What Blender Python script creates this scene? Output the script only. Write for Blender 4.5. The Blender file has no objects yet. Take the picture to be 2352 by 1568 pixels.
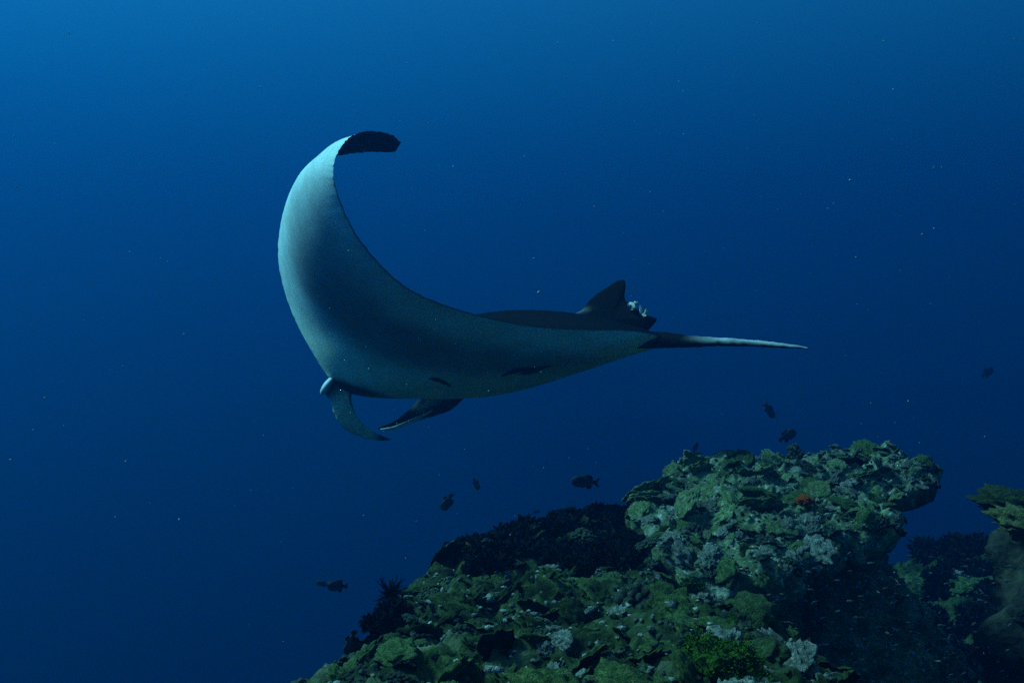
import bpy, bmesh, math, random
import numpy as np
from mathutils import Vector, Matrix
from mathutils.bvhtree import BVHTree

random.seed(7)
rng = np.random.default_rng(11)
SC = bpy.context.scene
COL = SC.collection

# ------------------------------------------------------------------ camera
LENS = 35.0
cam_data = bpy.data.cameras.new('camera')
cam_data.lens = LENS
cam_data.sensor_width = 36.0
cam_data.clip_start = 0.05
cam_data.clip_end = 500.0
cam = bpy.data.objects.new('camera', cam_data)
cam.location = (0, 0, 0)
cam.rotation_euler = (math.radians(90), 0, 0)
COL.objects.link(cam)
SC.camera = cam

# ------------------------------------------------------------------ daylight filtered by the sea
SUN_DIR = Vector((-0.63, 0.12, 0.77)).normalized()      # towards the sun
world = bpy.data.worlds.new('World')
SC.world = world
world.use_nodes = True
wn = world.node_tree
sky = wn.nodes.new('ShaderNodeTexSky')
sky.sky_type = 'NISHITA'
sky.sun_disc = False
sky.sun_elevation = math.asin(SUN_DIR.z)
sky.sun_rotation = math.atan2(SUN_DIR.x, SUN_DIR.y)
bg = wn.nodes['Background']
bg.inputs['Strength'].default_value = 0.12
wn.links.new(sky.outputs['Color'], bg.inputs['Color'])

sun_data = bpy.data.lights.new('sun', 'SUN')
sun_data.energy = 5.0
sun_data.angle = math.radians(12)
sun_data.color = (1.0, 0.96, 0.9)
sun = bpy.data.objects.new('sun', sun_data)
sun.rotation_euler = SUN_DIR.to_track_quat('Z', 'Y').to_euler()
sun.location = (-6, 1, 7)
COL.objects.link(sun)

SC.view_settings.view_transform = 'Standard'
SC.view_settings.look = 'None'
SC.view_settings.gamma = 1.0
SC.view_settings.use_curve_mapping = False
SC.view_settings.exposure = 1.4
SC.render.engine = 'CYCLES'
SC.cycles.use_denoising = False
SC.cycles.volume_bounces = 2
SC.cycles.max_bounces = 6
SC.cycles.use_adaptive_sampling = False

# water: one even body of sea, see haze at the end
WATER_DENSITY = 0.08
WATER_SCATTER = (0.003, 0.061, 0.160)
WATER_ABSORB = (0.004, 0.272, 0.37)
WATER_TOP = 24.0

# ------------------------------------------------------------------ helpers
F = LENS / 36.0 * 2352.0
def P(px, py, d):
    return np.array([(px - 1176.0) / F * d, d, (784.0 - py) / F * d])

def link(name, me, mat=None, parent=None):
    o = bpy.data.objects.new(name, me)
    COL.objects.link(o)
    if mat is not None and not me.materials:
        me.materials.append(mat)
    if parent is not None:
        o.parent = parent
    return o

def tag(o, label=None, cat=None, group=None, kind=None):
    if label: o['label'] = label
    if cat: o['category'] = cat
    if group: o['group'] = group
    if kind: o['kind'] = kind
    return o

def mesh_from(name, V, Fc, smooth=True, col=None):
    me = bpy.data.meshes.new(name)
    me.from_pydata([tuple(map(float, v)) for v in V], [], [tuple(int(i) for i in f) for f in Fc])
    if smooth:
        me.polygons.foreach_set('use_smooth', [True] * len(me.polygons))
    if col is not None:
        a = me.attributes.new('tone', 'FLOAT_COLOR', 'POINT')
        c = np.ones((len(V), 4), np.float32)
        c[:, :3] = col
        a.data.foreach_set('color', c.ravel())
    me.update()
    return me

def grid_faces(nu, nv, wrap_v=False, off=0):
    i = np.arange(nu - 1)[:, None]
    j = np.arange(nv if wrap_v else nv - 1)[None, :]
    j2 = (j + 1) % nv
    a = i * nv + j; b = i * nv + j2; c = (i + 1) * nv + j2; d = (i + 1) * nv + j
    return (np.stack([a, b, c, d], -1).reshape(-1, 4) + off)

# vectorised gradient noise
_perm = rng.permutation(256)
_perm = np.concatenate([_perm, _perm, _perm])
_g = rng.normal(size=(256, 3)); _g /= np.linalg.norm(_g, axis=1)[:, None]
def noise3(p):
    p = np.asarray(p, float)
    i = np.floor(p).astype(int); f = p - i; i &= 255
    u = f * f * f * (f * (f * 6 - 15) + 10)
    def gr(dx, dy, dz):
        h = _perm[_perm[_perm[(i[..., 0] + dx) & 255] + ((i[..., 1] + dy) & 255)] + ((i[..., 2] + dz) & 255)]
        return (_g[h] * (f - np.array([dx, dy, dz]))).sum(-1)
    def L(a, b, t): return a + (b - a) * t
    x00 = L(gr(0,0,0), gr(1,0,0), u[..., 0]); x10 = L(gr(0,1,0), gr(1,1,0), u[..., 0])
    x01 = L(gr(0,0,1), gr(1,0,1), u[..., 0]); x11 = L(gr(0,1,1), gr(1,1,1), u[..., 0])
    return L(L(x00, x10, u[..., 1]), L(x01, x11, u[..., 1]), u[..., 2])
def fbm(p, octaves=4, gain=0.5, ridged=False):
    s = 0; a = 1.0; q = np.asarray(p, float)
    for k in range(octaves):
        n = noise3(q + k * 17.3)
        s = s + a * ((0.35 - np.abs(n)) if ridged else n)
        a *= gain; q = q * 2.03
    return s

def catmull(pts, n):
    pts = np.asarray(pts, float)
    m = len(pts); t = np.linspace(0, m - 1, n)
    i = np.clip(np.floor(t).astype(int), 0, m - 2); f = (t - i)
    f = f.reshape((-1,) + (1,) * (pts.ndim - 1))
    g = lambda k: pts[np.clip(k, 0, m - 1)]
    p0, p1, p2, p3 = g(i - 1), g(i), g(i + 1), g(i + 2)
    return 0.5 * (2*p1 + (p2 - p0)*f + (2*p0 - 5*p1 + 4*p2 - p3)*f**2 + (3*p1 - p0 - 3*p2 + p3)*f**3)

def sstep(a, b, x):
    t = np.clip((x - a) / (b - a), 0, 1)
    return t * t * (3 - 2 * t)

# ------------------------------------------------------------------ materials
class N:
    def __init__(s, name):
        s.m = bpy.data.materials.new(name); s.m.use_nodes = True
        s.t = s.m.node_tree; s.b = s.t.nodes['Principled BSDF']
        s.b.inputs['Specular IOR Level'].default_value = 0.12
    def new(s, typ, **kw):
        n = s.t.nodes.new(typ)
        for k, v in kw.items():
            if hasattr(n, k): setattr(n, k, v)
            else: n.inputs[k].default_value = v
        return n
    def l(s, a, b): s.t.links.new(a, b)
    def noise(s, scale, detail=4, rough=0.6, obj=True):
        n = s.new('ShaderNodeTexNoise'); n.inputs['Scale'].default_value = scale
        n.inputs['Detail'].default_value = detail; n.inputs['Roughness'].default_value = rough
        tc = s.new('ShaderNodeTexCoord'); s.l(tc.outputs['Object'], n.inputs['Vector'])
        return n
    def ramp(s, fac, stops):
        r = s.new('ShaderNodeValToRGB'); e = r.color_ramp.elements
        while len(e) < len(stops): e.new(0.5)
        for k, (p, c) in enumerate(stops):
            e[k].position = p
            e[k].color = (c, c, c, 1) if not hasattr(c, '__len__') else (*c, 1)
        s.l(fac, r.inputs['Fac']); return r
    def mix(s, fac, a, b, mode='MIX'):
        n = s.new('ShaderNodeMix'); n.data_type = 'RGBA'; n.blend_type = mode
        for sock, v in ((n.inputs[0], fac), (n.inputs[6], a), (n.inputs[7], b)):
            if hasattr(v, 'links') or isinstance(v, bpy.types.NodeSocket): s.l(v, sock)
            elif hasattr(v, '__len__'): sock.default_value = (*v, 1)
            else: sock.default_value = v
        return n.outputs[2]
    def bump(s, h, strength, dist):
        n = s.new('ShaderNodeBump'); n.inputs['Strength'].default_value = strength
        n.inputs['Distance'].default_value = dist
        s.l(h, n.inputs['Height']); s.l(n.outputs['Normal'], s.b.inputs['Normal'])

def mat_manta():
    a = N('manta_skin')
    at = a.new('ShaderNodeAttribute'); at.attribute_name = 'tone'
    n = a.noise(60, 3); r = a.ramp(n.outputs['Fac'], [(0.3, 0.82), (0.7, 1.0)])
    n3 = a.noise(5, 5, 0.65); r3 = a.ramp(n3.outputs['Fac'], [(0.35, 0.78), (0.6, 1.0)])
    c_ = a.mix(1.0, at.outputs['Color'], r.outputs['Color'], 'MULTIPLY')
    a.l(a.mix(1.0, c_, r3.outputs['Color'], 'MULTIPLY'), a.b.inputs['Base Color'])
    a.b.inputs['Roughness'].default_value = 0.75
    a.b.inputs['Specular IOR Level'].default_value = 0.03
    n2 = a.noise(140, 2); a.bump(n2.outputs['Fac'], 0.15, 0.004)
    return a.m

def mat_reef(name, dark, mid, pale, pale_at=0.62, scale=9.0):
    a = N(name)
    n1 = a.noise(scale, 8, 0.7); n2 = a.noise(scale * 4.3, 6, 0.7)
    v = a.new('ShaderNodeTexVoronoi'); v.inputs['Scale'].default_value = scale * 3.2
    tc = a.new('ShaderNodeTexCoord'); a.l(tc.outputs['Object'], v.inputs['Vector'])
    base = a.ramp(n1.outputs['Fac'], [(0.36, dark), (0.52, mid), (0.66, tuple(0.6*m + 0.4*p for m, p in zip(mid, pale)))])
    pm = a.ramp(n2.outputs['Fac'], [(pale_at, 0.0), (pale_at + 0.07, 1.0)])
    c1 = a.mix(pm.outputs['Color'], base.outputs['Color'], pale)
    pit = a.ramp(v.outputs['Distance'], [(0.10, 0.35), (0.42, 1.0)])
    at = a.new('ShaderNodeObjectInfo')
    vr = a.ramp(at.outputs['Random'], [(0.0, 0.7), (1.0, 1.15)])
    c2 = a.mix(0.7, c1, pit.outputs['Color'], 'MULTIPLY')
    a.l(a.mix(1.0, c2, vr.outputs['Color'], 'MULTIPLY'), a.b.inputs['Base Color'])
    a.b.inputs['Roughness'].default_value = 0.9
    add = a.new('ShaderNodeMath'); add.operation = 'ADD'
    a.l(n2.outputs['Fac'], add.inputs[0]); a.l(v.outputs['Distance'], add.inputs[1])
    a.bump(add.outputs[0], 0.9, 0.02)
    return a.m

def mat_tone(name, c0, c1, scale=5, rough=0.9, bump=0.8):
    """c0 -> c1 by the mesh's own 'tone' (live rim or tip against the older part), with mottling"""
    a = N(name)
    at = a.new('ShaderNodeAttribute'); at.attribute_name = 'tone'
    n = a.noise(scale, 8, 0.75); mott = a.ramp(n.outputs['Fac'], [(0.35, 0.3), (0.5, 0.85), (0.66, 1.5)])
    c = a.mix(at.outputs['Fac'], c0, c1)
    oi = a.new('ShaderNodeObjectInfo'); vr = a.ramp(oi.outputs['Random'], [(0.0, 0.6), (1.0, 1.2)])
    c = a.mix(1.0, c, mott.outputs['Color'], 'MULTIPLY')
    a.l(a.mix(1.0, c, vr.outputs['Color'], 'MULTIPLY'), a.b.inputs['Base Color'])
    a.b.inputs['Roughness'].default_value = rough
    n2 = a.noise(scale * 3, 4); a.bump(n2.outputs['Fac'], bump, 0.08)
    return a.m

M = {
    'manta': mat_manta(),
    'reef': mat_reef('reef_rock', (0.008, 0.012, 0.005), (0.04, 0.065, 0.017), (0.24, 0.25, 0.16), 0.66, 8),
    'bommie': mat_reef('outcrop_rock', (0.03, 0.038, 0.02), (0.12, 0.16, 0.075), (0.52, 0.50, 0.44), 0.57, 9),
    'wall': mat_reef('shaded_rock', (0.012, 0.012, 0.010), (0.03, 0.03, 0.022), (0.10, 0.10, 0.08), 0.7, 7),  # shaded version of the reef rock, dimness put into its base colours
    'plate': mat_tone('plate_coral_skin', (0.035, 0.072, 0.015), (0.19, 0.26, 0.07), 5),
    'plate_top': mat_tone('encrusting_plate_skin', (0.13, 0.22, 0.07), (0.38, 0.46, 0.22), 5),
    'plate_dark': mat_tone('olive_plate_skin', (0.016, 0.03, 0.006), (0.10, 0.13, 0.03), 5),
    'mound': mat_tone('mound_coral_skin', (0.045, 0.09, 0.022), (0.18, 0.27, 0.09), 6),
    'pale': mat_tone('bleached_coral_skin', (0.08, 0.09, 0.065), (0.54, 0.54, 0.46), 5),
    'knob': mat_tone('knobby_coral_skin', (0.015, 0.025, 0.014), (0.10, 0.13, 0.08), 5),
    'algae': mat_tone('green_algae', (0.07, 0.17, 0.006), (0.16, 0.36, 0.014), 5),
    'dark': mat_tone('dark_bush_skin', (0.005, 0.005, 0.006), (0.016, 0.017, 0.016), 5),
    'yellow': mat_tone('yellow_coral_skin', (0.05, 0.06, 0.015), (0.26, 0.26, 0.09), 5),
    'orange': mat_tone('orange_sponge_skin', (0.95, 0.10, 0.01), (1.0, 0.20, 0.02), 4),
    'fish': mat_tone('dark_fish_skin', (0.015, 0.016, 0.02), (0.06, 0.062, 0.065), 6, 0.5, 0.1),
    'silver': mat_tone('silver_fish_skin', (0.07, 0.07, 0.065), (0.18, 0.18, 0.165), 4, 0.5, 0.1),
    'snow': mat_tone('drifting_speck', (0.4, 0.4, 0.4), (0.55, 0.55, 0.55), 30, 0.8, 0.0),
    'growth': mat_tone('pale_growth', (0.6, 0.58, 0.40), (0.95, 0.95, 0.9), 5),
    'slit': mat_tone('gill_slit_skin', (0.015, 0.015, 0.017), (0.02, 0.02, 0.02), 20, 0.9, 0.1),
    'sand': mat_tone('seabed_sand', (0.04, 0.04, 0.035), (0.07, 0.065, 0.055), 2, 0.9, 0.2),
    'rubble': mat_tone('coral_rubble_skin', (0.03, 0.05, 0.024), (0.42, 0.42, 0.36), 12),
}

# ------------------------------------------------------------------ sea floor far below
def build_seabed():
    n = 60
    xs = np.linspace(-170, 170, n)
    X, Y = np.meshgrid(xs, xs, indexing='ij')
    Z = -46 + 1.5 * fbm(np.stack([X * .05, Y * .05, 0 * X], -1), 3)
    V = np.stack([X, Y + 40, Z], -1).reshape(-1, 3)
    me = mesh_from('seabed', V, grid_faces(n, n), True, np.full((len(V), 3), 0.5))
    tag(link('seabed', me, M['sand']), kind='structure')
build_seabed()

# ------------------------------------------------------------------ reef slope (one height sheet)
CTRL = []
def cp(px, py, d): CTRL.append(P(px, py, d) - np.array([0, 0, 0.045]))
def cw(x, y, z): CTRL.append(np.array([x, y, z], float))
# rim of the slope, as the ridge runs away from the viewer
for a in [(735,1560,2.35),(825,1500,2.6),(905,1438,2.9),(965,1350,3.4),(1005,1292,3.9),(1105,1258,4.2),
          (1205,1215,4.6),(1305,1200,4.8),(1395,1188,4.9),(1470,1195,4.7)]: cp(*a)
for a in [(1200,1568,2.1),(1000,1568,2.2),(1450,1560,2.1),(1200,1400,2.95),(1350,1330,3.4),(1450,1390,2.9),(1100,1480,2.5),
          (1600,1500,2.25),(1640,1440,2.5),(1740,1425,2.6),(1830,1545,2.1),(1530,1340,3.2),(1450,1280,3.8),(1300,1270,3.9)]: cp(*a)
for a in [(-0.3,1.2,-0.75),(0.3,1.2,-0.72),(0.7,1.2,-0.75),(-0.3,0.2,-0.85),(0.6,0.2,-0.85),(0,-1.5,-1.3),
          (-1.1,2,-1.9),(-1.1,3.2,-2.1),(-0.9,4.4,-2.0),(-1.2,0.5,-2.0),(-2.6,2,-5),(-2.6,5,-5.4),(-2.6,-1,-5),
          (-0.2,5.5,-1.5),(0.5,5.9,-1.5),(1.3,6.3,-1.7),(0.6,7.5,-3.2),(-1,7.5,-4.5),
          (0.72,3.3,-1.12),(0.82,2.75,-0.95),(0.95,2.4,-1.05),(1.2,2.2,-1.35),(1.0,1.5,-1.1),(1.4,1.2,-1.5),(1.4,3.2,-1.55),
          (1.0,3.6,-1.35),(1.9,3.4,-1.6),(1.9,4.6,-2.1),(2.3,5.2,-2.2),(1.2,4.8,-1.2),(0.75,4.3,-0.98),(2.9,6.6,-1.9),(2.6,4.2,-2.2),(2.1,2.6,-2.0),
          (2.9,3.3,-2.2),(3.4,4.5,-2.1),(3.4,6.2,-1.9),(4.5,5,-1.9),(4.5,2,-1.3),(3,1,-1.6),(3.3,8,-1.72),(4.6,8,-1.7),(5,9.6,-2.0),(2,8.5,-3),(1.5,7,-2.4)]: cw(*a)
CTRL = np.array(CTRL)
def rbf_fit(C, eps=0.12):
    d = np.sqrt(((C[:, None, :2] - C[None, :, :2]) ** 2).sum(-1) + eps ** 2)
    n = len(C); A = np.zeros((n + 3, n + 3)); A[:n, :n] = d + np.eye(n) * -0.002
    A[:n, n:] = np.c_[np.ones(n), C[:, :2]]; A[n:, :n] = A[:n, n:].T
    w = np.linalg.solve(A, np.r_[C[:, 2], 0, 0, 0])
    def ev(x, y):
        s = w[n] + w[n+1] * x + w[n+2] * y
        for k in range(n):
            s = s + w[k] * np.sqrt((x - C[k, 0])**2 + (y - C[k, 1])**2 + eps**2)
        return s
    return ev
reef_z = rbf_fit(CTRL)
def warp(lo, a, b, hi, nf, nc):
    return np.r_[np.linspace(lo, a, nc, endpoint=False), np.linspace(a, b, nf, endpoint=False), np.linspace(b, hi, nc)]
gx = warp(-3.2, -1.0, 3.2, 5.2, 300, 26)
gy = warp(-1.6, 1.5, 8.6, 11.0, 430, 24)
GX, GY = np.meshgrid(gx, gy, indexing='ij')
GZ = reef_z(GX, GY)
q = np.stack([GX, GY, GZ], -1)
edge = np.minimum.reduce([GX + 3.2, 5.2 - GX, 11.0 - GY, GY + 1.6])
GZ = GZ - 18 * (1 - sstep(0, 0.9, edge)) ** 2
GZ = GZ + 0.07 * fbm(q * 3.0, 3) + 0.08 * fbm(q * 7.0 + 5, 3, 0.55, True) + 0.045 * fbm(q * 24.0, 2, 0.6)
q2 = np.stack([GX + 0.06 * noise3(q * 8 + 3), GY + 0.06 * noise3(q * 8 + 40), GZ], -1)
V = q2.reshape(-1, 3)
reef_me = mesh_from('reef_slope', V, grid_faces(len(gx), len(gy)))
reef = tag(link('reef_slope', reef_me, M['reef']), kind='structure')

# ------------------------------------------------------------------ overhanging outcrop
RIM = np.array([P(*a) for a in [(1530,1285,3.9),(1640,1330,3.75),(1770,1318,3.8),(1895,1262,4.1),(2030,1243,4.2),(2050,1170,4.6),
      (2140,1100,5.0),(2085,1068,5.3),(2000,1045,5.4),(1870,1060,5.5),(1730,1070,5.4),(1640,1078,5.3),(1560,1090,5.1),(1512,1130,4.8),(1490,1185,4.4)]])
def build_outcrop():
    nt, nr, ns = 340, 80, 70
    R = np.vstack([RIM, RIM[:1]])
    m = len(RIM); ext = np.vstack([RIM[-2:], RIM, RIM[:3]])
    full = catmull(ext, (len(ext) - 1) * 40 + 1)[2*40:(2 + m)*40]
    rim = full[np.linspace(0, len(full) - 1, nt).astype(int)]
    ctr = RIM.mean(0) + np.array([0, 0, 0.03])
    rows = []
    for k in range(nr):
        r = (k / (nr - 1)) ** 0.75
        p = ctr * (1 - r) + rim * r
        p = p.copy(); p[:, 2] += 0.05 * (1 - r ** 2)
        rows.append(p)
    for k in range(1, ns):
        s = k / (ns - 1)
        p = rim.copy()
        dirv = rim[:, :2] - ctr[:2]; dirv = dirv / np.linalg.norm(dirv, axis=1)[:, None]
        front = sstep(0.1, 0.8, -dirv[:, 1]); right = sstep(.2, .9, dirv[:, 0])
        out = -(0.16 + 0.40 * front + .26 * right) * np.array([sstep(0.02, 0.22 - .13 * q_, s) for q_ in right]) + (.10 + .50 * right * (1 - .6 * front)) * sstep(0.2, 0.8, s)
        p[:, :2] += dirv * out[:, None]
        p[:, 2] = rim[:, 2] * (1 - s) + (-1.95) * s if s > 0 else rim[:, 2]
        p[:, 2] = rim[:, 2] - 0.02 - (rim[:, 2] + 1.95) * s
        rows.append(p)
    G = np.array(rows)                    # rows x nt x 3
    du = np.gradient(G, axis=0); dv = np.roll(G, -1, 1) - np.roll(G, 1, 1)
    nrm = np.cross(du, dv); nrm /= np.linalg.norm(nrm, axis=-1)[..., None] + 1e-9
    if nrm[nr // 2, :, 2].mean() < 0: nrm = -nrm
    for _ in range(6):
        nrm = (nrm + np.roll(nrm, 1, 0) + np.roll(nrm, -1, 0) + np.roll(nrm, 1, 1) + np.roll(nrm, -1, 1))
        nrm /= np.linalg.norm(nrm, axis=-1)[..., None] + 1e-9
    damp = np.minimum(1, np.arange(len(rows)) / 6.0)[:, None]
    disp = 0.10 * fbm(G * 3.3 + 9, 3) + 0.10 * fbm(G * 7.5, 2, 0.5, True) + 0.035 * fbm(G * 21, 2, 0.6)
    G = G + nrm * (disp * damp)[..., None]
    me = mesh_from('reef_outcrop', G.reshape(-1, 3), grid_faces(len(rows), nt, True))
    return tag(link('reef_outcrop', me, M['bommie']), 'large rocky coral outcrop with overhanging pointed lip above a dark hollow', 'rock')
outcrop = build_outcrop()

def bvh_of(objs):
    vs, fs = [], []
    for o in objs:
        off = len(vs)
        vs += [o.matrix_world @ v.co for v in o.data.vertices]
        fs += [tuple(i + off for i in p.vertices) for p in o.data.polygons]
    return BVHTree.FromPolygons(vs, fs)
BV_REEF = bvh_of([reef]); BV_OUT = bvh_of([outcrop])

# ------------------------------------------------------------------ manta ray
def build_manta():
    T = [(921,327,4.36),(897,309,4.27),(850,301,4.15),(815,309,4.08),(797,321,4.05),(780,343,4.03),(768,371,4.03),(767,410,4.06),(785,470,4.12),
         (820,540,4.20),(870,603,4.28),(930,657,4.36),(1000,692,4.42),(1100,724,4.46),(1220,748,4.46),(1350,757,4.40),(1440,758,4.33),
         (1508,768,4.28),(1535,780,4.30),(1541,788,4.40),(1530,794,4.60),(1480,797,5.0),(1430,792,5.4),(1390,787,5.8),(1370,782,6.3),(1362,782,6.9)]
    Lp = [(908,348,4.40),(896,350,4.44),(850,349,4.44),(805,353,4.47),(780,357,4.50),(764,354,4.60),(738,366,4.74),(690,412,5.05),(657,470,5.29),
         (641,545,5.45),(642,612,5.47),(660,685,5.42),(688,752,5.33),(722,812,5.24),(750,855,5.22),(775,882,5.25),(805,893,5.30),
         (850,894,5.40),(905,892,5.50),(970,892,5.62),(1035,890,5.75),(1090,884,5.9),(1150,868,6.15),(1220,850,6.45),(1300,820,6.8),(1352,788,6.95)]
    #            upper thickness, lower thickness, outward belly bulge (m)
    H = [(.003,.003,0),(.004,.004,.0),(.005,.005,.004),(.006,.006,.010),(.007,.007,.024),(.008,.008,.030),(.009,.009,.036),(.010,.010,.065),(.012,.012,.09),
         (.015,.015,.105),(.02,.02,.105),(.028,.026,.095),(.04,.035,.075),(.07,.05,.055),(.13,.065,.03),(.20,.078,.015),(.25,.085,.005),
         (.285,.09,0),(.30,.092,0),(.285,.092,0),(.23,.09,0),(.15,.075,.0),(.09,.06,-.02),(.05,.04,-.03),(.03,.03,-.02),(.01,.01,0)]
    ns, nc = 300, 44
    T3 = catmull([P(*a) for a in T], ns); L3 = catmull([P(*a) for a in Lp], ns); Hh = catmull(np.array(H), ns)
    C = L3 - T3
    mid = 0.5 * (T3 + L3)
    S = -np.gradient(mid, axis=0)
    n = np.cross(C, S); n /= np.linalg.norm(n, axis=1)[:, None] + 1e-9
    for _ in range(10):
        n = n + np.roll(n, 1, 0) * (np.arange(ns) > 0)[:, None] + np.roll(n, -1, 0) * (np.arange(ns) < ns - 1)[:, None]
        n /= np.linalg.norm(n, axis=1)[:, None]
    cc = 0.5 * (1 - np.cos(np.linspace(0, math.pi, nc)))         # 0 lead .. 1 trail
    prof = 2.2 * np.sqrt(np.clip(cc, 0, 1)) * (1 - cc) ** 0.9 ; prof /= prof.max()
    bow = cc ** 1.35 * (1 - cc) ** .95; bow /= bow.max()
    base = L3[:, None] * (1 - cc)[None, :, None] + T3[:, None] * cc[None, :, None]
    base = base - n[:, None] * (Hh[:, 2:3] * bow[None])[..., None]
    # frayed edges
    st = np.linspace(0, 1, ns)
    for wgt, k in ((cc ** 24, 0), ((1 - cc) ** 24, 50)):
        fr_ = 0.006 * np.stack([noise3(np.stack([st * 110, st * 0 + k + j, st * 0], -1)) for j in range(3)], -1)
        base = base + (fr_ * np.interp(st, [0, .45, .56, 1], [1, 1, .15, .15])[:, None])[:, None] * wgt[None, :, None]
    up = base + n[:, None] * (Hh[:, 0:1] * prof[None])[..., None]
    plo = np.sqrt(cc) * (1 - cc) ** 1.45; plo /= plo.max()
    lo = base - n[:, None] * (Hh[:, 1:2] * plo[None])[..., None]
    loop = np.concatenate([up, lo[:, -2:0:-1]], 1)                # lead->trail on the back, trail->lead on the belly
    m = loop.shape[1]
    V = loop.reshape(-1, 3)
    Fc = [tuple(f) for f in grid_faces(ns, m, True)]
    Fc += [tuple(range(m - 1, -1, -1)), tuple((ns - 1) * m + j for j in range(m))]
    # skin tones: black back, pale underside, soft dark band across it
    s26 = np.linspace(0, 25, ns)[:, None]
    cl = cc[-2:0:-1][None, :]
    cdark = np.interp(s26[:, 0], [0, 6, 8, 10, 12, 14, 16, 18, 25], [.75, .75, .72, .65, .59, .60, .64, .70, .8])[:, None]
    wdark = np.interp(s26[:, 0], [0, 8, 10, 12, 14, 16, 18, 25], [.2, .18, .24, .22, .19, .14, .10, .08])[:, None]
    amt = np.interp(s26[:, 0], [0, 7, 8.5, 10.5, 14, 17, 19, 25], [0, 0, .4, .8, .8, .55, .25, 0])[:, None]
    wob = 0.06 * noise3(np.stack([s26 * 0.9 + cl * 0, cl * 4 + s26 * 0, s26 * 0 + cl * 0], -1))
    dusk = amt * np.exp(-((cl - cdark + wob) / wdark) ** 4 * 0.9)
    white = np.array([.72, .90, .88]); grey = np.array([.10, .12, .13])
    tint = sstep(9.5, 14, s26)[..., None] * np.array([-.02, -.02, -.20])
    vent = (white + tint) * (1 - dusk[..., None]) + grey * dusk[..., None]
    edge = sstep(0.985, 1.0, cl) * (s26 > 7)
    vent = vent * (1 - .8 * edge[..., None])
    black = np.array([.0025, .003, .004])
    dors = np.broadcast_to(black, (ns, nc, 3)).copy()
    # pale fringe at the folded leading tip
    fr = np.exp(-((s26 - 5.3) / 1.0) ** 2) * sstep(0.93, 1.0, cc[None, :])
    dors = dors * (1 - fr[..., None]) + white * fr[..., None]
    colr = np.concatenate([dors, vent], 1).reshape(-1, 3)
    # black blotch beside the mouth, under the root of the near cephalic fin
    qx = 1176 + V[:, 0] / V[:, 1] * F; qy = 784 - V[:, 2] / V[:, 1] * F
    nb = 4 * noise3(V * 25)
    bl = sstep(10, -6, np.abs(qy - (886 + (qx - 770) * .22)) - np.interp(qx, [745, 765, 800, 860, 905], [14, 17, 13, 6, 0]) + nb) * (qx < 910)
    colr = colr * (1 - bl[:, None]) + black * bl[:, None]
    Vs, Fs, Cs = [V], [Fc], [colr]
    off = len(V)
    def shell(Vn, Fn, Cn):
        nonlocal off
        Vs.append(np.asarray(Vn)); Fs.append([tuple(i + off for i in f) for f in Fn]); Cs.append(np.asarray(Cn)); off += len(Vn)
    def ribbon(pts, wid, thick, wdir, colfun, n1=40, n2=20):
        """tapering flattened limb along pts; wid/thick half sizes; wdir width direction per point"""
        c = catmull(pts, n1); w = catmull(np.array(wid)[:, None], n1)[:, 0]; t = catmull(np.array(thick)[:, None], n1)[:, 0]
        W = catmull(np.array(wdir), n1); tan = np.gradient(c, axis=0); tan /= np.linalg.norm(tan, axis=1)[:, None]
        W = W - (W * tan).sum(1)[:, None] * tan; W /= np.linalg.norm(W, axis=1)[:, None]
        B = np.cross(tan, W)
        a = np.linspace(0, 2 * math.pi, n2, endpoint=False)
        G = c[:, None] + W[:, None] * (np.cos(a)[None, :] * w[:, None])[..., None] + B[:, None] * (np.sin(a)[None, :] * t[:, None])[..., None]
        G = G + 0.004 * noise3(G * 40)[..., None]
        Fn = [tuple(f) for f in grid_faces(n1, n2, True)] + [tuple(range(n2 - 1, -1, -1)), tuple((n1 - 1) * n2 + j for j in range(n2))]
        Cn = np.array([[colfun(i / (n1 - 1), math.cos(x), math.sin(x), B[i]) for x in a] for i in range(n1)]).reshape(-1, 3)
        shell(G.reshape(-1, 3), Fn, Cn)
    dk = np.array([.003, .0035, .0045]); wh = np.array([.85, .86, .85]); gr = np.array([.46, .58, .42])
    px = 1 / F
    # dorsal fin: closed plate with thickness, standing on the back
    out = [(1255,742),(1300,727),(1335,713),(1352,692),(1372,674),(1395,659),(1412,648),(1424,643),(1434,644),(1437,654),(1434,668),(1434,682),(1438,692),
           (1452,704),(1470,712),(1488,724),(1507,731),(1504,742),(1480,762),(1420,772),(1340,770),(1270,762)]
    dd = lambda x: 5.5 - (x - 905) / 630 * 1.2
    O = np.array(out, float); cen = np.array([1412, 735.])
    Oc = np.vstack([O[-2:], O, O[:3]]); Of = catmull(Oc, (len(Oc) - 1) * 4 + 1)[8:8 + len(O) * 4]
    Of = Of + 1.2 * np.stack([noise3(np.c_[Of * .15, Of[:, :1] * 0]), noise3(np.c_[Of * .15, Of[:, :1] * 0 + 9])], -1)
    side = np.array([-.66, -.75, 0.1]); side /= np.linalg.norm(side)
    rings = []; cols = []
    for sgn in (1, -1):
        for r in ((1.0, .96, .85, .65, .4, .15) if sgn == 1 else (.15, .4, .65, .85, .96)):
            Q = cen + (Of - cen) * r
            th = 0.035 * (1 - r ** 2) ** .5 * np.clip((Q[:, 1] - 620) / 110, .25, 1.3)
            rings.append(np.array([P(x, y, dd(x)) + side * sgn * t for (x, y), t in zip(Q, th)]))
            lit_strk = np.exp(-((Q[:, 1] - (712 + (1345 - Q[:, 0]) * .22)) / 5) ** 2) * sstep(1380, 1330, Q[:, 0]) * sstep(1235, 1300, Q[:, 0])  # pale streak paints the light on the ridge ahead of the fin
            cols.append(dk + (np.array([.25, .25, .24]) - dk) * .6 * lit_strk[:, None])
    G = np.array(rings); nn = G.shape[1]
    Fn = [tuple(f) for f in grid_faces(len(rings), nn, True)]
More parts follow.
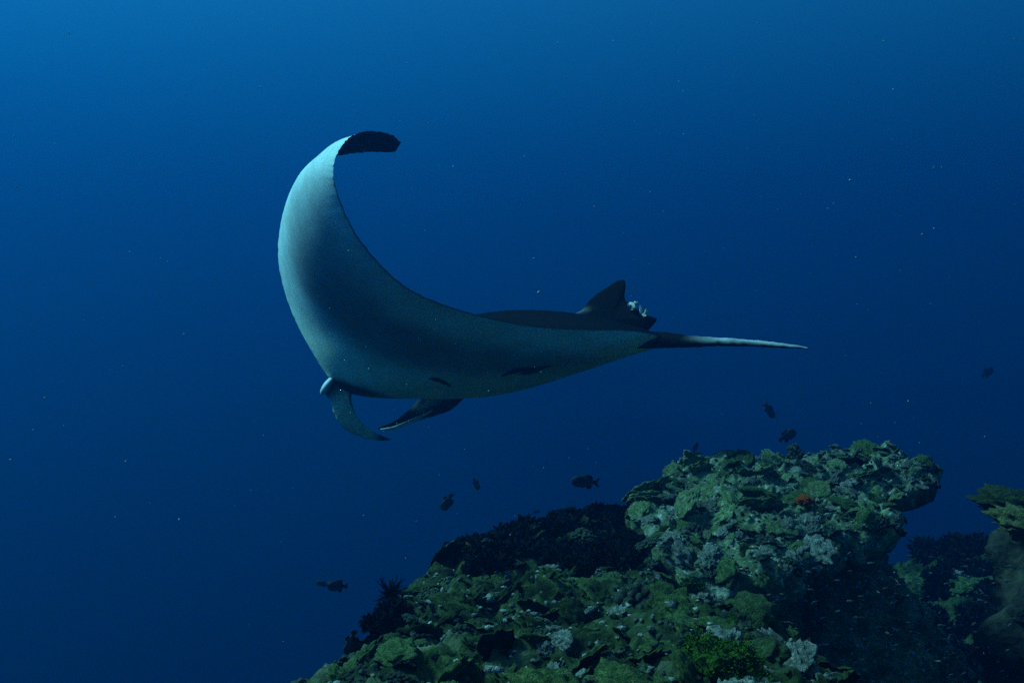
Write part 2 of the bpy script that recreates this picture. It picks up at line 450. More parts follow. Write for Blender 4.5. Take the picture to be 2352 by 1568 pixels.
    Fn += [tuple((5 * nn) + j for j in range(nn)), tuple(6 * nn + j for j in range(nn - 1, -1, -1))]
    # rings 5 -> 6 join the two faces only through the rim, so drop the strip between them
    Fn = [f for k, f in enumerate(Fn) if not (5 * nn <= k < 6 * nn)]
    # close the rim: last ring (.96 on the far side) to the first ring
    last = (len(rings) - 1) * nn
    Fn += [(last + j, last + (j + 1) % nn, (j + 1) % nn, j) for j in range(nn)]
    shell(G.reshape(-1, 3), Fn, np.array(cols).reshape(-1, 3))
    # tail
    up = np.array([0.0, -.1, 1.0])
    def tailcol(u, cw_, sw, B):
        nz = float(noise3(np.array([[u * 14, cw_ * 1.2, sw]]))[0]) + .6 * float(noise3(np.array([[u * 40, cw_ * 3, sw * 2 + 7]]))[0])
        k = sstep(.30, .55, u) * sstep(-.5, .5, cw_ - .9 * nz) * (.8 + .5 * nz)
        return dk * (1 - k) + np.array([.48, .52, .53]) * k
    ribbon([P(1470,780,4.44), P(1530,781,4.30), P(1580,784,4.2), P(1650,785,4.1), P(1720,788,4.02), P(1790,793,3.93), P(1856,800,3.85)],
           [.040, .034, .026, .018, .014, .010, .003], [.045, .038, .028, .017, .012, .008, .003], [up] * 7, tailcol, 60)
    # cephalic fins, hanging unrolled below the mouth
    def c_left(u, cw_, sw, B):
        k = sstep(.16, .32, u) * (1 - sstep(.8, .98, cw_) * (1 - sstep(.4, .6, u))) * (1 - sstep(.84, .92, u))
        tip = sstep(.96, .99, u)
        return dk * (1 - k) + gr * k + (wh - dk) * tip * .8
    ribbon([P(800,878,5.33), P(783,894,5.24), P(783,916,5.2), P(790,945,5.18), P(810,975,5.18), P(850,998,5.2), P(898,1010,5.24)],
           [.100, .088, .058, .052, .044, .024, .004], [.06, .045, .022, .014, .010, .008, .003],
           [np.array([1, -.2, .1])] * 3 + [np.array([.97, 0, .25]), np.array([.85, 0, .5])] + [np.array([.5, 0, .9])] * 2, c_left, 60)
    def c_right(u, cw_, sw, B):
        edge_ = sstep(.30, .50, u) * sstep(.80, .93, cw_)
        pal = sstep(.10, .2, u) * (1 - sstep(.42, .56, u)) * math.exp(-((cw_ + .35) / .4) ** 2)
        return dk + (wh - dk) * edge_ + (np.array([.85, .9, .9]) - dk) * pal * (1 - edge_)
    ribbon([P(1078,872,5.86), P(1026,906,5.68), P(990,928,5.6), P(955,950,5.52), P(920,970,5.46), P(893,980,5.42), P(868,984,5.40)],
           [.05, .085, .072, .044, .027, .016, .004], [.04, .03, .018, .012, .010, .008, .003],
           [np.array([.55, 0, -.83])] * 7, c_right, 60)
    eg = catmull([P(992,943,5.52), P(975,952,5.49), P(955,962,5.45), P(930,973,5.40), P(905,983,5.36), P(885,986,5.34), P(868,985,5.34)], 40)
    ribbon(list(eg[::6]), [.003, .007, .010, .011, .011, .009, .004], [.006] * 7, [np.array([0, 0, 1.])] * 7, lambda u, c_, s_, B: wh, 40, 10)
    # brow knob beside the near cephalic fin, its lit side painted white
    u_, v_ = np.meshgrid(np.linspace(0, math.pi, 14), np.linspace(0, 2 * math.pi, 20, endpoint=False), indexing='ij')
    sp = np.stack([np.sin(u_) * np.cos(v_), np.sin(u_) * np.sin(v_), np.cos(u_)], -1).reshape(-1, 3)
    ax = np.array([[.032, 0, .006], [0, .06, 0], [.026, 0, .050]])
    Vk = P(754, 885, 5.2) + sp @ ax
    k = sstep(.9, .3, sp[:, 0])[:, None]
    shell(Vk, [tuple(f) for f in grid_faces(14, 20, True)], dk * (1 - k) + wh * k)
    MS = 1.18                                    # a large animal, some six metres off
    Vall = np.vstack(Vs) * MS; Fall = [f for g in Fs for f in g]; Call = np.vstack(Cs)
    origin = 0.5 * MS * (T3[ns * 18 // 25] + L3[ns * 18 // 25])
    me = mesh_from('manta_ray', Vall - origin, Fall, True, Call)
    bm = bmesh.new(); bm.from_mesh(me); bmesh.ops.recalc_face_normals(bm, faces=bm.faces[:]); bm.to_mesh(me); bm.free()
    o = link('manta_ray', me, M['manta']); o.location = origin
    tag(o, 'manta ray banking over the reef, pale belly, one wing curled up to its dark tip', 'manta ray')
    bv = BVHTree.FromPolygons([Vector(v) for v in Vall], Fall)
    def hit(x, y):
        d = Vector(P(x, y, 1.0)).normalized()
        r = bv.ray_cast(Vector((0, 0, 0)), d)
        return r
    # gill slits on the belly
    def slit(pts, w):
        c = catmull(np.array(pts, float), 16); VV = []; FF = []
        for i, (x, y) in enumerate(c):
            u = i / 15; ww = w * math.sin(math.pi * (0.06 + .9 * u)) * (1 + .12 * math.sin(u * 9))
            for sg in (-1, 0, 1):
                h = hit(x, y + sg * ww)
                if h[0] is None: return
                VV.append(np.array(h[0] + h[1] * (0.003 if sg else 0.008)) - origin)
        for i in range(15):
            for j in range(2):
                a = i * 3 + j; FF.append((a, a + 1, a + 4, a + 3))
        link('gill_slit', mesh_from('gill_slit', VV, FF, True, np.full((len(VV), 3), .5)), M['slit'], o)
    slit([(985,868),(1003,871),(1020,877),(1036,886)], 5)
    slit([(1152,863),(1172,854),(1195,848),(1215,848),(1240,845),(1265,838)], 5.5)
    slit([(1195,856),(1212,855),(1235,851)], 4)
    # pale torn growths behind the dorsal fin
    for (x, y, s, seed) in [(1452,703,.020,1),(1447,706,.014,7),(1459,697,.011,3),(1478,723,.012,4),(1484,718,.009,5),(1472,712,.010,6)]:
        r = random.Random(seed); bm = bmesh.new()
        bmesh.ops.create_icosphere(bm, subdivisions=2, radius=1)
        for v in bm.verts:
            kk = 1 + .9 * float(noise3(np.array([[*(v.co * 1.7)]]) + seed * 5)[0]) + r.uniform(-.2, .2)
            v.co = Vector((v.co.x * 1.9, v.co.y * .9, v.co.z * .45)) * s * kk * MS
        m2 = bpy.data.meshes.new('pale_growth'); bm.to_mesh(m2); bm.free()
        a = m2.attributes.new('tone', 'FLOAT_COLOR', 'POINT')
        for d_ in a.data: d_.color = [r.uniform(0, 1)] * 3 + [1]
        g = link('pale_growth', m2, M['growth'], o)
        g.location = Vector(P(x, y, dd(x) - 0.03) * MS - origin); g.rotation_euler = (r.uniform(0, 3), r.uniform(0, 3), r.uniform(0, 3))
    return o
manta = build_manta()

# ------------------------------------------------------------------ coral kinds (shared meshes)
def tri_tone(me, fun):
    a = me.attributes.new('tone', 'FLOAT_COLOR', 'POINT')
    for i, v in enumerate(me.vertices):
        k = fun(v.co); a.data[i].color = (k, k, k, 1)

def me_plate(seed, flat=1.0):
    nr, nt = 12, 48
    th = np.linspace(0, 2 * math.pi, nt, endpoint=False)
    cs = np.stack([np.cos(th), np.sin(th), th * 0 + seed * 3.7], -1)
    rad = 1 + .5 * noise3(cs * 1.3) + .30 * noise3(cs * 3.6) + .14 * noise3(cs * 9)
    top = []; bot = []
    for k in range(nr):
        r = (k / (nr - 1)) ** .8
        x = np.cos(th) * rad * r; y = np.sin(th) * rad * r
        pz = np.stack([x * 2.2, y * 2.2, x * 0 + seed], -1)
        z = flat * (.04 * r ** 2 + .30 * noise3(pz)) + .16 * noise3(pz * 2.4) + .09 * noise3(pz * 6)
        top.append(np.stack([x, y, z + .09 * (1 - r ** 5)], -1)); bot.append(np.stack([x * (1 - .02), y * .98, z - .05 - .25 * (1 - r) ** 1.5], -1))
    G = np.array(top + bot[::-1]); V = G.reshape(-1, 3)
    t = np.concatenate([np.repeat([(k / (nr - 1)) ** 4 for k in range(nr)], nt), np.repeat([0.1] * nr, nt)])
    return mesh_from('plate_coral', V, grid_faces(2 * nr, nt, True), True, np.repeat(t[:, None], 3, 1))

def me_blob(name, seed, flat, lump, fine, tone, freq=5):
    bm = bmesh.new(); bmesh.ops.create_icosphere(bm, subdivisions=4, radius=1)
    co = np.array([v.co for v in bm.verts])
    n1 = fbm(co * 1.5 + seed * 7, 2); n2 = fbm(co * freq + seed * 3, 3, .6)
    r = 1 + lump * n1 + fine * n2
    for v, k in zip(bm.verts, r): v.co = Vector((v.co.x * k, v.co.y * k, v.co.z * k * flat))
    me = bpy.data.meshes.new(name); bm.to_mesh(me); bm.free()
    me.polygons.foreach_set('use_smooth', [True] * len(me.polygons))
    a = me.attributes.new('tone', 'FLOAT_COLOR', 'POINT')
    tn = np.clip(tone + 1.1 * n2 + .6 * fbm(co * 9 + seed, 2), 0, 1)
    c = np.ones((len(co), 4), np.float32); c[:, :3] = tn[:, None]
    a.data.foreach_set('color', c.ravel())
    return me

def me_knobs(name, seed, n, kr, flat=.7):
    r = np.random.default_rng(seed); V = []; Fc = []; T = []
    a = np.linspace(0, 2 * math.pi, 7, endpoint=False)
    for i in range(n):
        z = (i + .5) / n; ph = i * 2.39996 + r.normal() * .15; rr = math.sqrt(1 - z * z)
        d = np.array([rr * math.cos(ph), rr * math.sin(ph), z * flat + .05]); d /= np.linalg.norm(d)
        e1 = np.cross(d, [0.3, .2, 1]); e1 /= np.linalg.norm(e1); e2 = np.cross(d, e1)
        tip = d * r.uniform(.85, 1.15) * np.array([1, 1, flat]); k = kr * r.uniform(.7, 1.3); o = len(V)
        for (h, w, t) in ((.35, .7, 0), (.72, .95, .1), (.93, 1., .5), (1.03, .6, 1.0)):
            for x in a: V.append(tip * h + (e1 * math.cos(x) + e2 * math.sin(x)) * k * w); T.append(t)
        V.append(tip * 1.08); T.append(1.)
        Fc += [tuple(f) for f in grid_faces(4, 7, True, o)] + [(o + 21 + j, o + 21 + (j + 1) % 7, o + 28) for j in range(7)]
    return mesh_from(name, V, Fc, True, np.repeat(np.array(T)[:, None], 3, 1))

def me_tuft(name, seed, n, leaf, flat=.6, wide=.4):
    """lumpy cushion covered with small upright blades"""
    r = np.random.default_rng(seed); V = []; Fc = []; T = []
    d = r.normal(size=(n, 3)); d[:, 2] = np.abs(d[:, 2]); d /= np.linalg.norm(d, axis=1)[:, None]
    rad = (1 + .5 * noise3(d * 1.8 + seed)) * r.uniform(.6, 1.0, n)
    for k in range(n):
        p = d[k] * rad[k] * np.array([1, 1, flat]); o = len(V)
        u = d[k] + r.normal(size=3) * .5; u /= np.linalg.norm(u)
        s = np.cross(u, r.normal(size=3)); s /= np.linalg.norm(s)
        h = leaf * r.uniform(.6, 1.5)
        V += [p - s * h * wide * .5, p + s * h * wide * .5, p + u * h * .6 + s * h * wide, p + u * h * 1.2, p + u * h * .6 - s * h * wide]
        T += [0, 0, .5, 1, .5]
        Fc.append((o, o + 1, o + 2, o + 3, o + 4))
    core = me_blob('core', seed, flat, .5, .2, .1); o = len(V)
    V += [np.array(v.co) * (.72 if leaf > .1 else .88) for v in core.vertices]; T += [0.0] * len(core.vertices)
    Fc += [tuple(i + o for i in p.vertices) for p in core.polygons]
    bpy.data.meshes.remove(core)
    return mesh_from(name, V, Fc, False, np.repeat(np.array(T)[:, None], 3, 1))

def me_feather_star(seed, arms=46):
    r = np.random.default_rng(seed); V = []; Fc = []
    for i in range(arms):
        d = r.normal(size=3); d[2] = d[2] * .8 + .45; d /= np.linalg.norm(d)
        bend = r.normal(size=3) * .5; L_ = r.uniform(.75, 1.15)
        c = [d * L_ * t + bend * t * t * .35 for t in np.linspace(0.05, 1, 12)]
        s = np.cross(d, r.normal(size=3)); s /= np.linalg.norm(s); w2 = np.cross(d, s)
        for k in range(11):
            a_, b_ = c[k], c[k + 1]; o = len(V); w = .022 * (1 - k / 14)
            V += [a_ - s * w, a_ + s * w, b_ + s * w, b_ - s * w]; Fc.append((o, o + 1, o + 2, o + 3))
            for sg in (-1, 1):
                for ax in (s, w2):
                    o = len(V); m_ = (a_ + b_) / 2; e = m_ + ax * sg * .13 * (1.1 - k / 12) + d * .06
                    V += [a_, b_, e]; Fc.append((o, o + 1, o + 2))
    return mesh_from('feather_star', V, Fc, False, np.full((len(V), 3), .4))

LIB = {
    'plate': ([me_plate(s) for s in range(6)], 'plate', 'plate_coral'),
    'plate_dark': ([m.copy() for m in [me_plate(s + 20) for s in range(5)]], 'plate_dark', 'olive_plate_coral'),
    'mound': ([me_blob('mound_coral', s, .6, .5, .22, .45) for s in range(5)], 'mound', 'mound_coral'),
    'pale': ([me_blob('pale_coral', s + 9, .5, .6, .5, .45) for s in range(6)], 'pale', 'pale_coral'),
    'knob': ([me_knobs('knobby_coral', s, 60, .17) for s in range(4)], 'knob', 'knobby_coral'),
    'plate_top': ([me_blob('encrusting_coral', s + 80, .36, .6, .28, .5) for s in range(6)], 'plate_top', 'encrusting_coral'),
    'ledge': ([me_blob('ledge_coral', s + 70, .28, .6, .35, .35) for s in range(2)], 'plate_dark', 'ledge_coral'),
    'fold': ([me_blob('folded_coral', s + 75, .4, .7, .5, .5) for s in range(2)], 'yellow', 'folded_coral'),
    'crust': ([me_blob('crust_coral', s + 120, .34, .75, .30, .35) for s in range(6)], 'plate', 'crust_coral'),
    'crust_dark': ([me_blob('olive_crust_coral', s + 130, .34, .75, .32, .35) for s in range(5)], 'plate_dark', 'olive_crust_coral'),
    'paleknob': ([me_blob('pale_knobby_coral', s + 30, .40, .6, .40, .32, 8) for s in range(5)], 'pale', 'pale_knobby_coral'),
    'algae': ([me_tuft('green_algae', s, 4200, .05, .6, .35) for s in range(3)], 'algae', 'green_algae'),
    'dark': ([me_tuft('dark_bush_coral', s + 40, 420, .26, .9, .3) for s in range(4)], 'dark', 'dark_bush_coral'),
    'yellow': ([me_plate(s + 60) for s in range(2)], 'yellow', 'yellow_plate_coral'),
}
for ms, mt, _ in LIB.values():
    for m_ in ms: m_.materials.clear(); m_.materials.append(M[mt])

def place(kind, p, nrm, size, label, cat, group=None, tilt=.35, sink=.0, squash=1.0, rs=random):
    ms, mt, nm = LIB[kind]
    o = bpy.data.objects.new(nm, rs.choice(ms)); COL.objects.link(o)
    nrm = Vector(nrm) * (1 if nrm[2] >= 0 else -1)
    n = (nrm * (1 - tilt) + Vector((0, 0, 1)) * tilt + Vector((rs.gauss(0, .12), rs.gauss(0, .12), 0))).normalized()
    q_ = n.to_track_quat('Z', 'Y')
    o.rotation_mode = 'QUATERNION'
    o.rotation_quaternion = q_ @ Matrix.Rotation(rs.uniform(0, 6.283), 3, 'Z').to_quaternion()
    o.location = Vector(p) - n * sink * size
    o.scale = (size * rs.uniform(.85, 1.15), size * rs.uniform(.85, 1.15), size * squash * rs.uniform(.8, 1.2))
    return tag(o, label, cat, group)

def ray_px(bv, x, y):
    r = bv.ray_cast(Vector((0, 0, 0)), Vector(P(x, y, 1.0)).normalized())
    return r
def ray_down(bv, x, y):
    return bv.ray_cast(Vector((x, y, 1.0)), Vector((0, 0, -1)))

R = random.Random(5)
def px_of(p): return 1176 + p[0] / p[1] * F, 784 - p[2] / p[1] * F

SLOPE = {
 'plate': ('pale rimmed green plate coral', 'plate coral', 'green plate corals on the front slope'),
 'plate_dark': ('dull olive plate coral', 'plate coral', 'olive plate corals on the front slope'),
 'crust': ('lumpy green crust coral', 'crust coral', 'green crust corals on the front slope'),
 'crust_dark': ('lumpy olive crust coral', 'crust coral', 'olive crust corals on the front slope'),
 'mound': ('rounded green mound coral', 'mound coral', 'green mound corals on the front slope'),
 'pale': ('whitish eroded coral lump', 'coral', 'whitish coral lumps on the front slope'),
 'knob': ('dark knobby coral colony', 'knobby coral', 'knobby corals on the front slope'),
 'paleknob': ('pale knobby coral cluster', 'knobby coral', 'pale knobby corals on the front slope'),
 'dark': ('blackish bushy soft coral', 'soft coral', 'dark soft corals along the ridge'),
}
TOP = {
 'plate_top': ('light green encrusting plate coral', 'plate coral', 'encrusting corals on the outcrop'),
 'plate_dark': ('dull olive plate coral', 'plate coral', 'olive plate corals on the outcrop'),
 'mound': ('green mound coral', 'mound coral', 'mound corals on the outcrop'),
 'pale': ('greyish white coral lump', 'coral', 'whitish coral lumps on the outcrop'),
 'paleknob': ('grainy pale knobby coral', 'knobby coral', 'pale knobby corals on the outcrop'),
 'knob': ('dark knobby coral', 'knobby coral', 'dark knobby corals on the outcrop'),
}
def size_word(s, lo, hi): return 'small' if s < lo else 'large' if s > hi else 'mid-sized'
def slope_zone(u, v, dark_zone):
    if dark_zone: return 'on the dark ridge next to the outcrop' if u > 1380 else 'on the dark ridge by the drop-off' if u < 1130 else 'on the middle of the dark ridge'
    if u < 1010: return 'at the drop-off edge near the feather star' if v < 1450 else 'at the foot of the drop-off edge'
    if u > 1640: return 'on the brink of the dark hollow'
    if (u - 1480) ** 2 + (v - 1392) ** 2 < 95 ** 2: return 'beside the big knobby coral head'
    if v < 1390: return 'on the slope just below the dark ridge' if u < 1450 else 'in the gap below the outcrop lip'
    if u > 1480: return 'among the lumps around the green algae mat'
    return 'on the open middle of the front slope' if v < 1500 else 'at the bottom of the front slope'
def top_zone(u, v):
    if (u - 1838) ** 2 + (v - 1163) ** 2 < 75 ** 2: return 'around the orange sponge on the outcrop'
    if u > 2020: return 'out on the pointed tip of the outcrop'
    if v < 1105: return 'along the far rim of the outcrop'
    if u < 1600: return 'on the outcrop shoulder facing the ridge'
    if v > 1225: return 'on the near overhanging lip of the outcrop'
    return 'on the middle of the outcrop top'
HERO_PX = [(1588,1345,52),(1650,1548,48),(1690,1430,22),(1480,1392,50),(1700,1375,38),(1735,1415,45),(1645,1490,32),(1815,1525,45),(1570,1270,30),(1630,1280,26),(1870,1265,36),(2058,1057,18),(1810,1205,18),(1815,1150,45)]
def clear(u, v): return any((u - a) ** 2 + (v - b) ** 2 < r * r for a, b, r in HERO_PX)
def scatter_slope():
    made = 0; pts = []
    for _ in range(14000):
        if made >= 640: break
        y = R.uniform(1.75, 5.2); x = R.uniform(-.75, 1.15)
        h = ray_down(BV_REEF, x, y)
        if h[0] is None: continue
        p = h[0]; u, v = px_of(p)
        if not (700 < u < 2000 and v < 1750): continue
        if p.z < -1.05 or clear(u, v + 10): continue
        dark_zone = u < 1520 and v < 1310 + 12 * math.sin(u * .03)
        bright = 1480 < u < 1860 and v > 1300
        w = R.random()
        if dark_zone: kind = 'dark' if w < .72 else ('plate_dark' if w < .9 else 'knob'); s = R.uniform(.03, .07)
        elif u < 960: kind = 'plate_dark' if w < .4 else 'knob' if w < .75 else 'mound'; s = R.uniform(.025, .05)
        elif bright:
            kind = 'mound' if w < .26 else 'pale' if w < .46 else 'paleknob' if w < .58 else 'crust' if w < .74 else 'crust_dark' if w < .84 else 'plate' if w < .89 else 'knob'
            s = R.uniform(.022, .06)
        else:
            kind = 'plate' if w < .16 else 'crust' if w < .42 else 'plate_dark' if w < .54 else 'crust_dark' if w < .72 else 'mound' if w < .80 else 'knob' if w < .88 else 'pale' if w < .95 else 'paleknob'
            s = R.uniform(.028, .075) if kind[:5] in ('plate', 'crust') else R.uniform(.018, .042)
        if any((p.x - a) ** 2 + (p.y - b) ** 2 < (.60 * (s + t)) ** 2 for a, b, t in pts): continue
        pts.append((p.x, p.y, s))
        lab, cat, grp = SLOPE[kind]
        lab = size_word(s, .038, .055) + ' ' + lab + ' ' + slope_zone(u, v, dark_zone)
        place(kind, p, h[1], s, lab, cat, grp, tilt=.2,
              sink=-.02 if kind.startswith('plate') else .1, squash=.8, rs=R)
        made += 1
def scatter_top():
    made = 0; pts = []
    for _ in range(9000):
        if made >= 330: break
        y = R.uniform(3.6, 5.7); x = R.uniform(.5, 2.25)
        h = ray_down(BV_OUT, x, y)
        if h[0] is None or abs(h[1].z) < .2 or h[0].z < -1.1: continue
        p = h[0]; w = R.random(); u, v = px_of(p)
        if clear(u, v): continue
        if u < 1780 and v < 1190: kind = 'plate_top' if w < .66 else 'mound' if w < .8 else 'paleknob' if w < .93 else 'plate_dark'; s = R.uniform(.045, .105)
        else:
            kind = 'paleknob' if w < .22 else 'pale' if w < .44 else 'plate_top' if w < .66 else 'mound' if w < .80 else 'knob' if w < .95 else 'plate_dark'
            s = R.uniform(.022, .075)
        if kind[:4] == 'pale': s *= .62
        if any((p.x - a) ** 2 + (p.y - b) ** 2 < (.60 * (s + t)) ** 2 for a, b, t in pts): continue
        pts.append((p.x, p.y, s)); lab, cat, grp = TOP[kind]
        lab = size_word(s, .045, .075) + ' ' + lab + ' ' + top_zone(u, v)
        place(kind, p, h[1], s, lab, cat, grp, tilt=.05, sink=.12, squash=.7, rs=R); made += 1
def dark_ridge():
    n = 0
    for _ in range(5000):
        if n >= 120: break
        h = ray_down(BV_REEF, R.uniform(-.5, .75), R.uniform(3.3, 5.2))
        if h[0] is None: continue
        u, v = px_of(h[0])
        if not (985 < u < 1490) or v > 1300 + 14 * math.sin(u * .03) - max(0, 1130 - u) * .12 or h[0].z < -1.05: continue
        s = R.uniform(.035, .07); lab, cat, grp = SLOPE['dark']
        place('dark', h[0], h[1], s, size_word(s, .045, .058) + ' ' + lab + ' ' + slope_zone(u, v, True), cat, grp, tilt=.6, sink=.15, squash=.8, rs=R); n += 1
def rubble():
    """loose bits and crusts too small to tell apart, all over the reef"""
    bm = bmesh.new(); bmesh.ops.create_icosphere(bm, subdivisions=1, radius=1)
    bv_ = np.array([v.co for v in bm.verts]); bf = [tuple(v.index for v in f.verts) for f in bm.faces]; bm.free()
    r = np.random.default_rng(8)
    for bv, box, nm, n in ((BV_REEF, (-.7, 1.2, 1.7, 5.2), 'front slope', 5200), (BV_OUT, (.5, 2.25, 3.6, 5.7), 'rocky outcrop', 3200)):
        V = []; Fc = []; T = []
        for k in range(n):
            h = ray_down(bv, r.uniform(box[0], box[1]), r.uniform(box[2], box[3]))
            if h[0] is None or h[0].z < -1.2: continue
            if px_of(h[0])[1] < 1310 and px_of(h[0])[0] < 1500: continue
            s = r.uniform(.004, .011) * (1.6 if r.random() < .08 else 1)
            o = len(V); q_ = bv_ * (1 + .45 * r.normal(size=(len(bv_), 1)) * .6) * np.array([r.uniform(.7, 1.5), r.uniform(.7, 1.5), r.uniform(.4, 1.0)]) * s
            V += list(q_ + np.array(h[0]) + np.array([0, 0, s * .5])); Fc += [tuple(i + o for i in f) for f in bf]
            t = r.random() ** 2; T += [t] * len(bv_)
        o = link('coral_rubble', mesh_from('coral_rubble', V, Fc, True, np.repeat(np.array(T)[:, None], 3, 1)), M['rubble'])
        tag(o, 'fine green and whitish coral rubble strewn over the ' + nm, 'rubble', kind='stuff')
scatter_slope(); scatter_top(); dark_ridge(); rubble()

# single pieces one can find by themselves
def hero(bv, kind, x, y, s, label, cat, sink=0.1, squash=1.0, tilt=.4):
    h = ray_px(bv, x, y)
    if h[0] is None: return
    return place(kind, h[0], h[1], s, label, cat, tilt=tilt, sink=sink, squash=squash, rs=R)
hero(BV_REEF, 'algae', 1588, 1356, .085, 'vivid green algae cushion under the near edge of the rocky outcrop', 'algae', -.35)
hero(BV_REEF, 'mound', 1600, 1322, .055, 'smooth green dome coral poking out behind the algae cushion', 'mound coral', -.4)
hero(BV_REEF, 'algae', 1650, 1548, .085, 'largest vivid green algae mat at the foot of the front slope', 'algae', -.15)
hero(BV_REEF, 'algae', 1690, 1430, .035, 'small green algae tuft in a hollow beside white coral', 'algae')
hero(BV_REEF, 'knob', 1480, 1392, .095, 'large dark knobby coral head on the open front slope', 'knobby coral', .15)
hero(BV_REEF, 'pale', 1700, 1375, .075, 'white crusted coral ledge above the grey green lump', 'coral', .2)
hero(BV_REEF, 'mound', 1735, 1415, .085, 'big grey green boulder coral at the drop beside the dark hollow', 'mound coral', .2, 1.2)
hero(BV_REEF, 'pale', 1645, 1490, .055, 'bright white patch of dead coral above the green algae mat', 'coral')
hero(BV_REEF, 'paleknob', 1815, 1525, .065, 'pale crusted coral shelf at the bottom corner of the front slope', 'knobby coral')
hero(BV_OUT, 'paleknob', 1570, 1270, .06, 'white speckled coral knob hanging on the near lip of the outcrop', 'knobby coral')
hero(BV_OUT, 'pale', 1630, 1280, .05, 'white lump next to the speckled knob on the near lip of the outcrop', 'coral')
hero(BV_OUT, 'pale', 1870, 1265, .07, 'long white crust along the broken near lip of the outcrop', 'coral', .1, .6)
hero(BV_OUT, 'pale', 2058, 1057, .035, 'single white stone perched on the far rim of the outcrop', 'stone', -.3)
hero(BV_OUT, 'pale', 1810, 1205, .035, 'small white stone in front of the orange sponge', 'stone', -.1)
hero(BV_OUT, 'mound', 1815, 1150, .10, 'broad green mound coral carrying the orange sponge', 'mound coral', .2, .8)
h = ray_px(BV_OUT, 1838, 1163)
if h[0] is not None:
    me = me_blob('orange_sponge', 3, .7, .5, .4, .5)
    o = link('orange_sponge', me, M['orange']); o.scale = (.034, .034, .032)
    o.location = h[0] + Vector((0, -.06, .035))
    tag(o, 'small bright orange sponge on the rocky outcrop', 'sponge')

# feather star and the dark rounded bushes standing on the drop-off edge
def on_edge(x, y, d): return Vector(P(x, y, d))
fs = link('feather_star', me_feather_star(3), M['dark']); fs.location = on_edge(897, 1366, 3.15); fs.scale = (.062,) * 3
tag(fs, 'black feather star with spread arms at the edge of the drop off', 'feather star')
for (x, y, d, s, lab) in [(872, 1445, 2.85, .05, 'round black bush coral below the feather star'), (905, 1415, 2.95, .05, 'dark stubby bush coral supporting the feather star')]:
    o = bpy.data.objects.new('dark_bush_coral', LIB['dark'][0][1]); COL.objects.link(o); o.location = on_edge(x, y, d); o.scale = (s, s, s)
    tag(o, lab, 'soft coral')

# right hand reef: a ledge coral standing on a rock pillar, and far rubble
def right_side():
    for (x, y, d, s, sq, kind, lab, cat) in [
        (2350, 1160, 4.5, .19, 1., 'ledge', 'broad dark coral shelf above the yellowish folded coral', 'coral'),
        (2358, 1200, 4.25, .13, 1., 'fold', 'yellowish coral with thick folded rim at the top of the pillar', 'coral')]:
        o = bpy.data.objects.new(LIB[kind][2], LIB[kind][0][0]); COL.objects.link(o)
        o.location = on_edge(x, y, d); o.scale = (s, s, s * sq); o.rotation_euler = (.15, -.1, 1.0)
        tag(o, lab, cat)
    V = []
    nt, nz = 60, 60
    for k in range(nz):
        z = -2.9 + 2.02 * k / (nz - 1)
        for j in range(nt):
            a = 2 * math.pi * j / nt; r = .30 + .22 * (1 - k / nz)
            V.append((2.62 + r * math.cos(a), 4.5 + r * math.sin(a), z))
    V = np.array(V); c = V - np.array([2.62, 4.5, 0]); c[:, 2] = 0; c /= np.linalg.norm(c, axis=1)[:, None]
    V = V + c * (.25 * fbm(V * 3, 2) + .14 * fbm(V * 8, 3, .6, True))[:, None]
    Fc = [tuple(f) for f in grid_faces(nz, nt, True)] + [tuple((nz - 1) * nt + j for j in range(nt))]
    tag(link('rock_pillar', mesh_from('rock_pillar', V, Fc), M['wall']), 'shade-darkened rock pillar carrying the plate coral shelves', 'rock')
    n = 0
    for _ in range(2000):
        if n >= 135: break
        x, y = R.uniform(1.5, 4.4), R.uniform(2.8, 8.6)
        hh = ray_down(BV_REEF, x, y)
        if hh[0] is None: continue
        u, v = px_of(hh[0])
        if not (2120 < u < 2400): continue
        k = 'dark' if R.random() < .75 else R.choice(['pale', 'plate_dark', 'mound', 'knob', 'yellow'])  # dark bushes added to dim the low reef, standing in for shade
        lab = {'dark': 'blackish soft coral added to darken the low reef beyond the dark hollow', 'pale': 'dim whitish coral lump on the low reef beyond the dark hollow', 'plate_dark': 'dim olive plate coral on the low reef beyond the hollow',
               'mound': 'dim green mound coral on the low reef beyond the hollow', 'knob': 'dim knobby coral on the low reef beyond the hollow',
               'yellow': 'small yellowish plate coral on the low reef beyond the hollow'}[k]
        lab += ' by the rock pillar' if u > 2270 else ' at its far crest' if v < 1340 else ' on its near bank'
        place(k, hh[0], hh[1], R.uniform(.07, .13) if k == 'dark' else R.uniform(.04, .10), lab, 'coral', 'corals on the low reef beyond the hollow: ' + k, rs=R); n += 1
right_side()

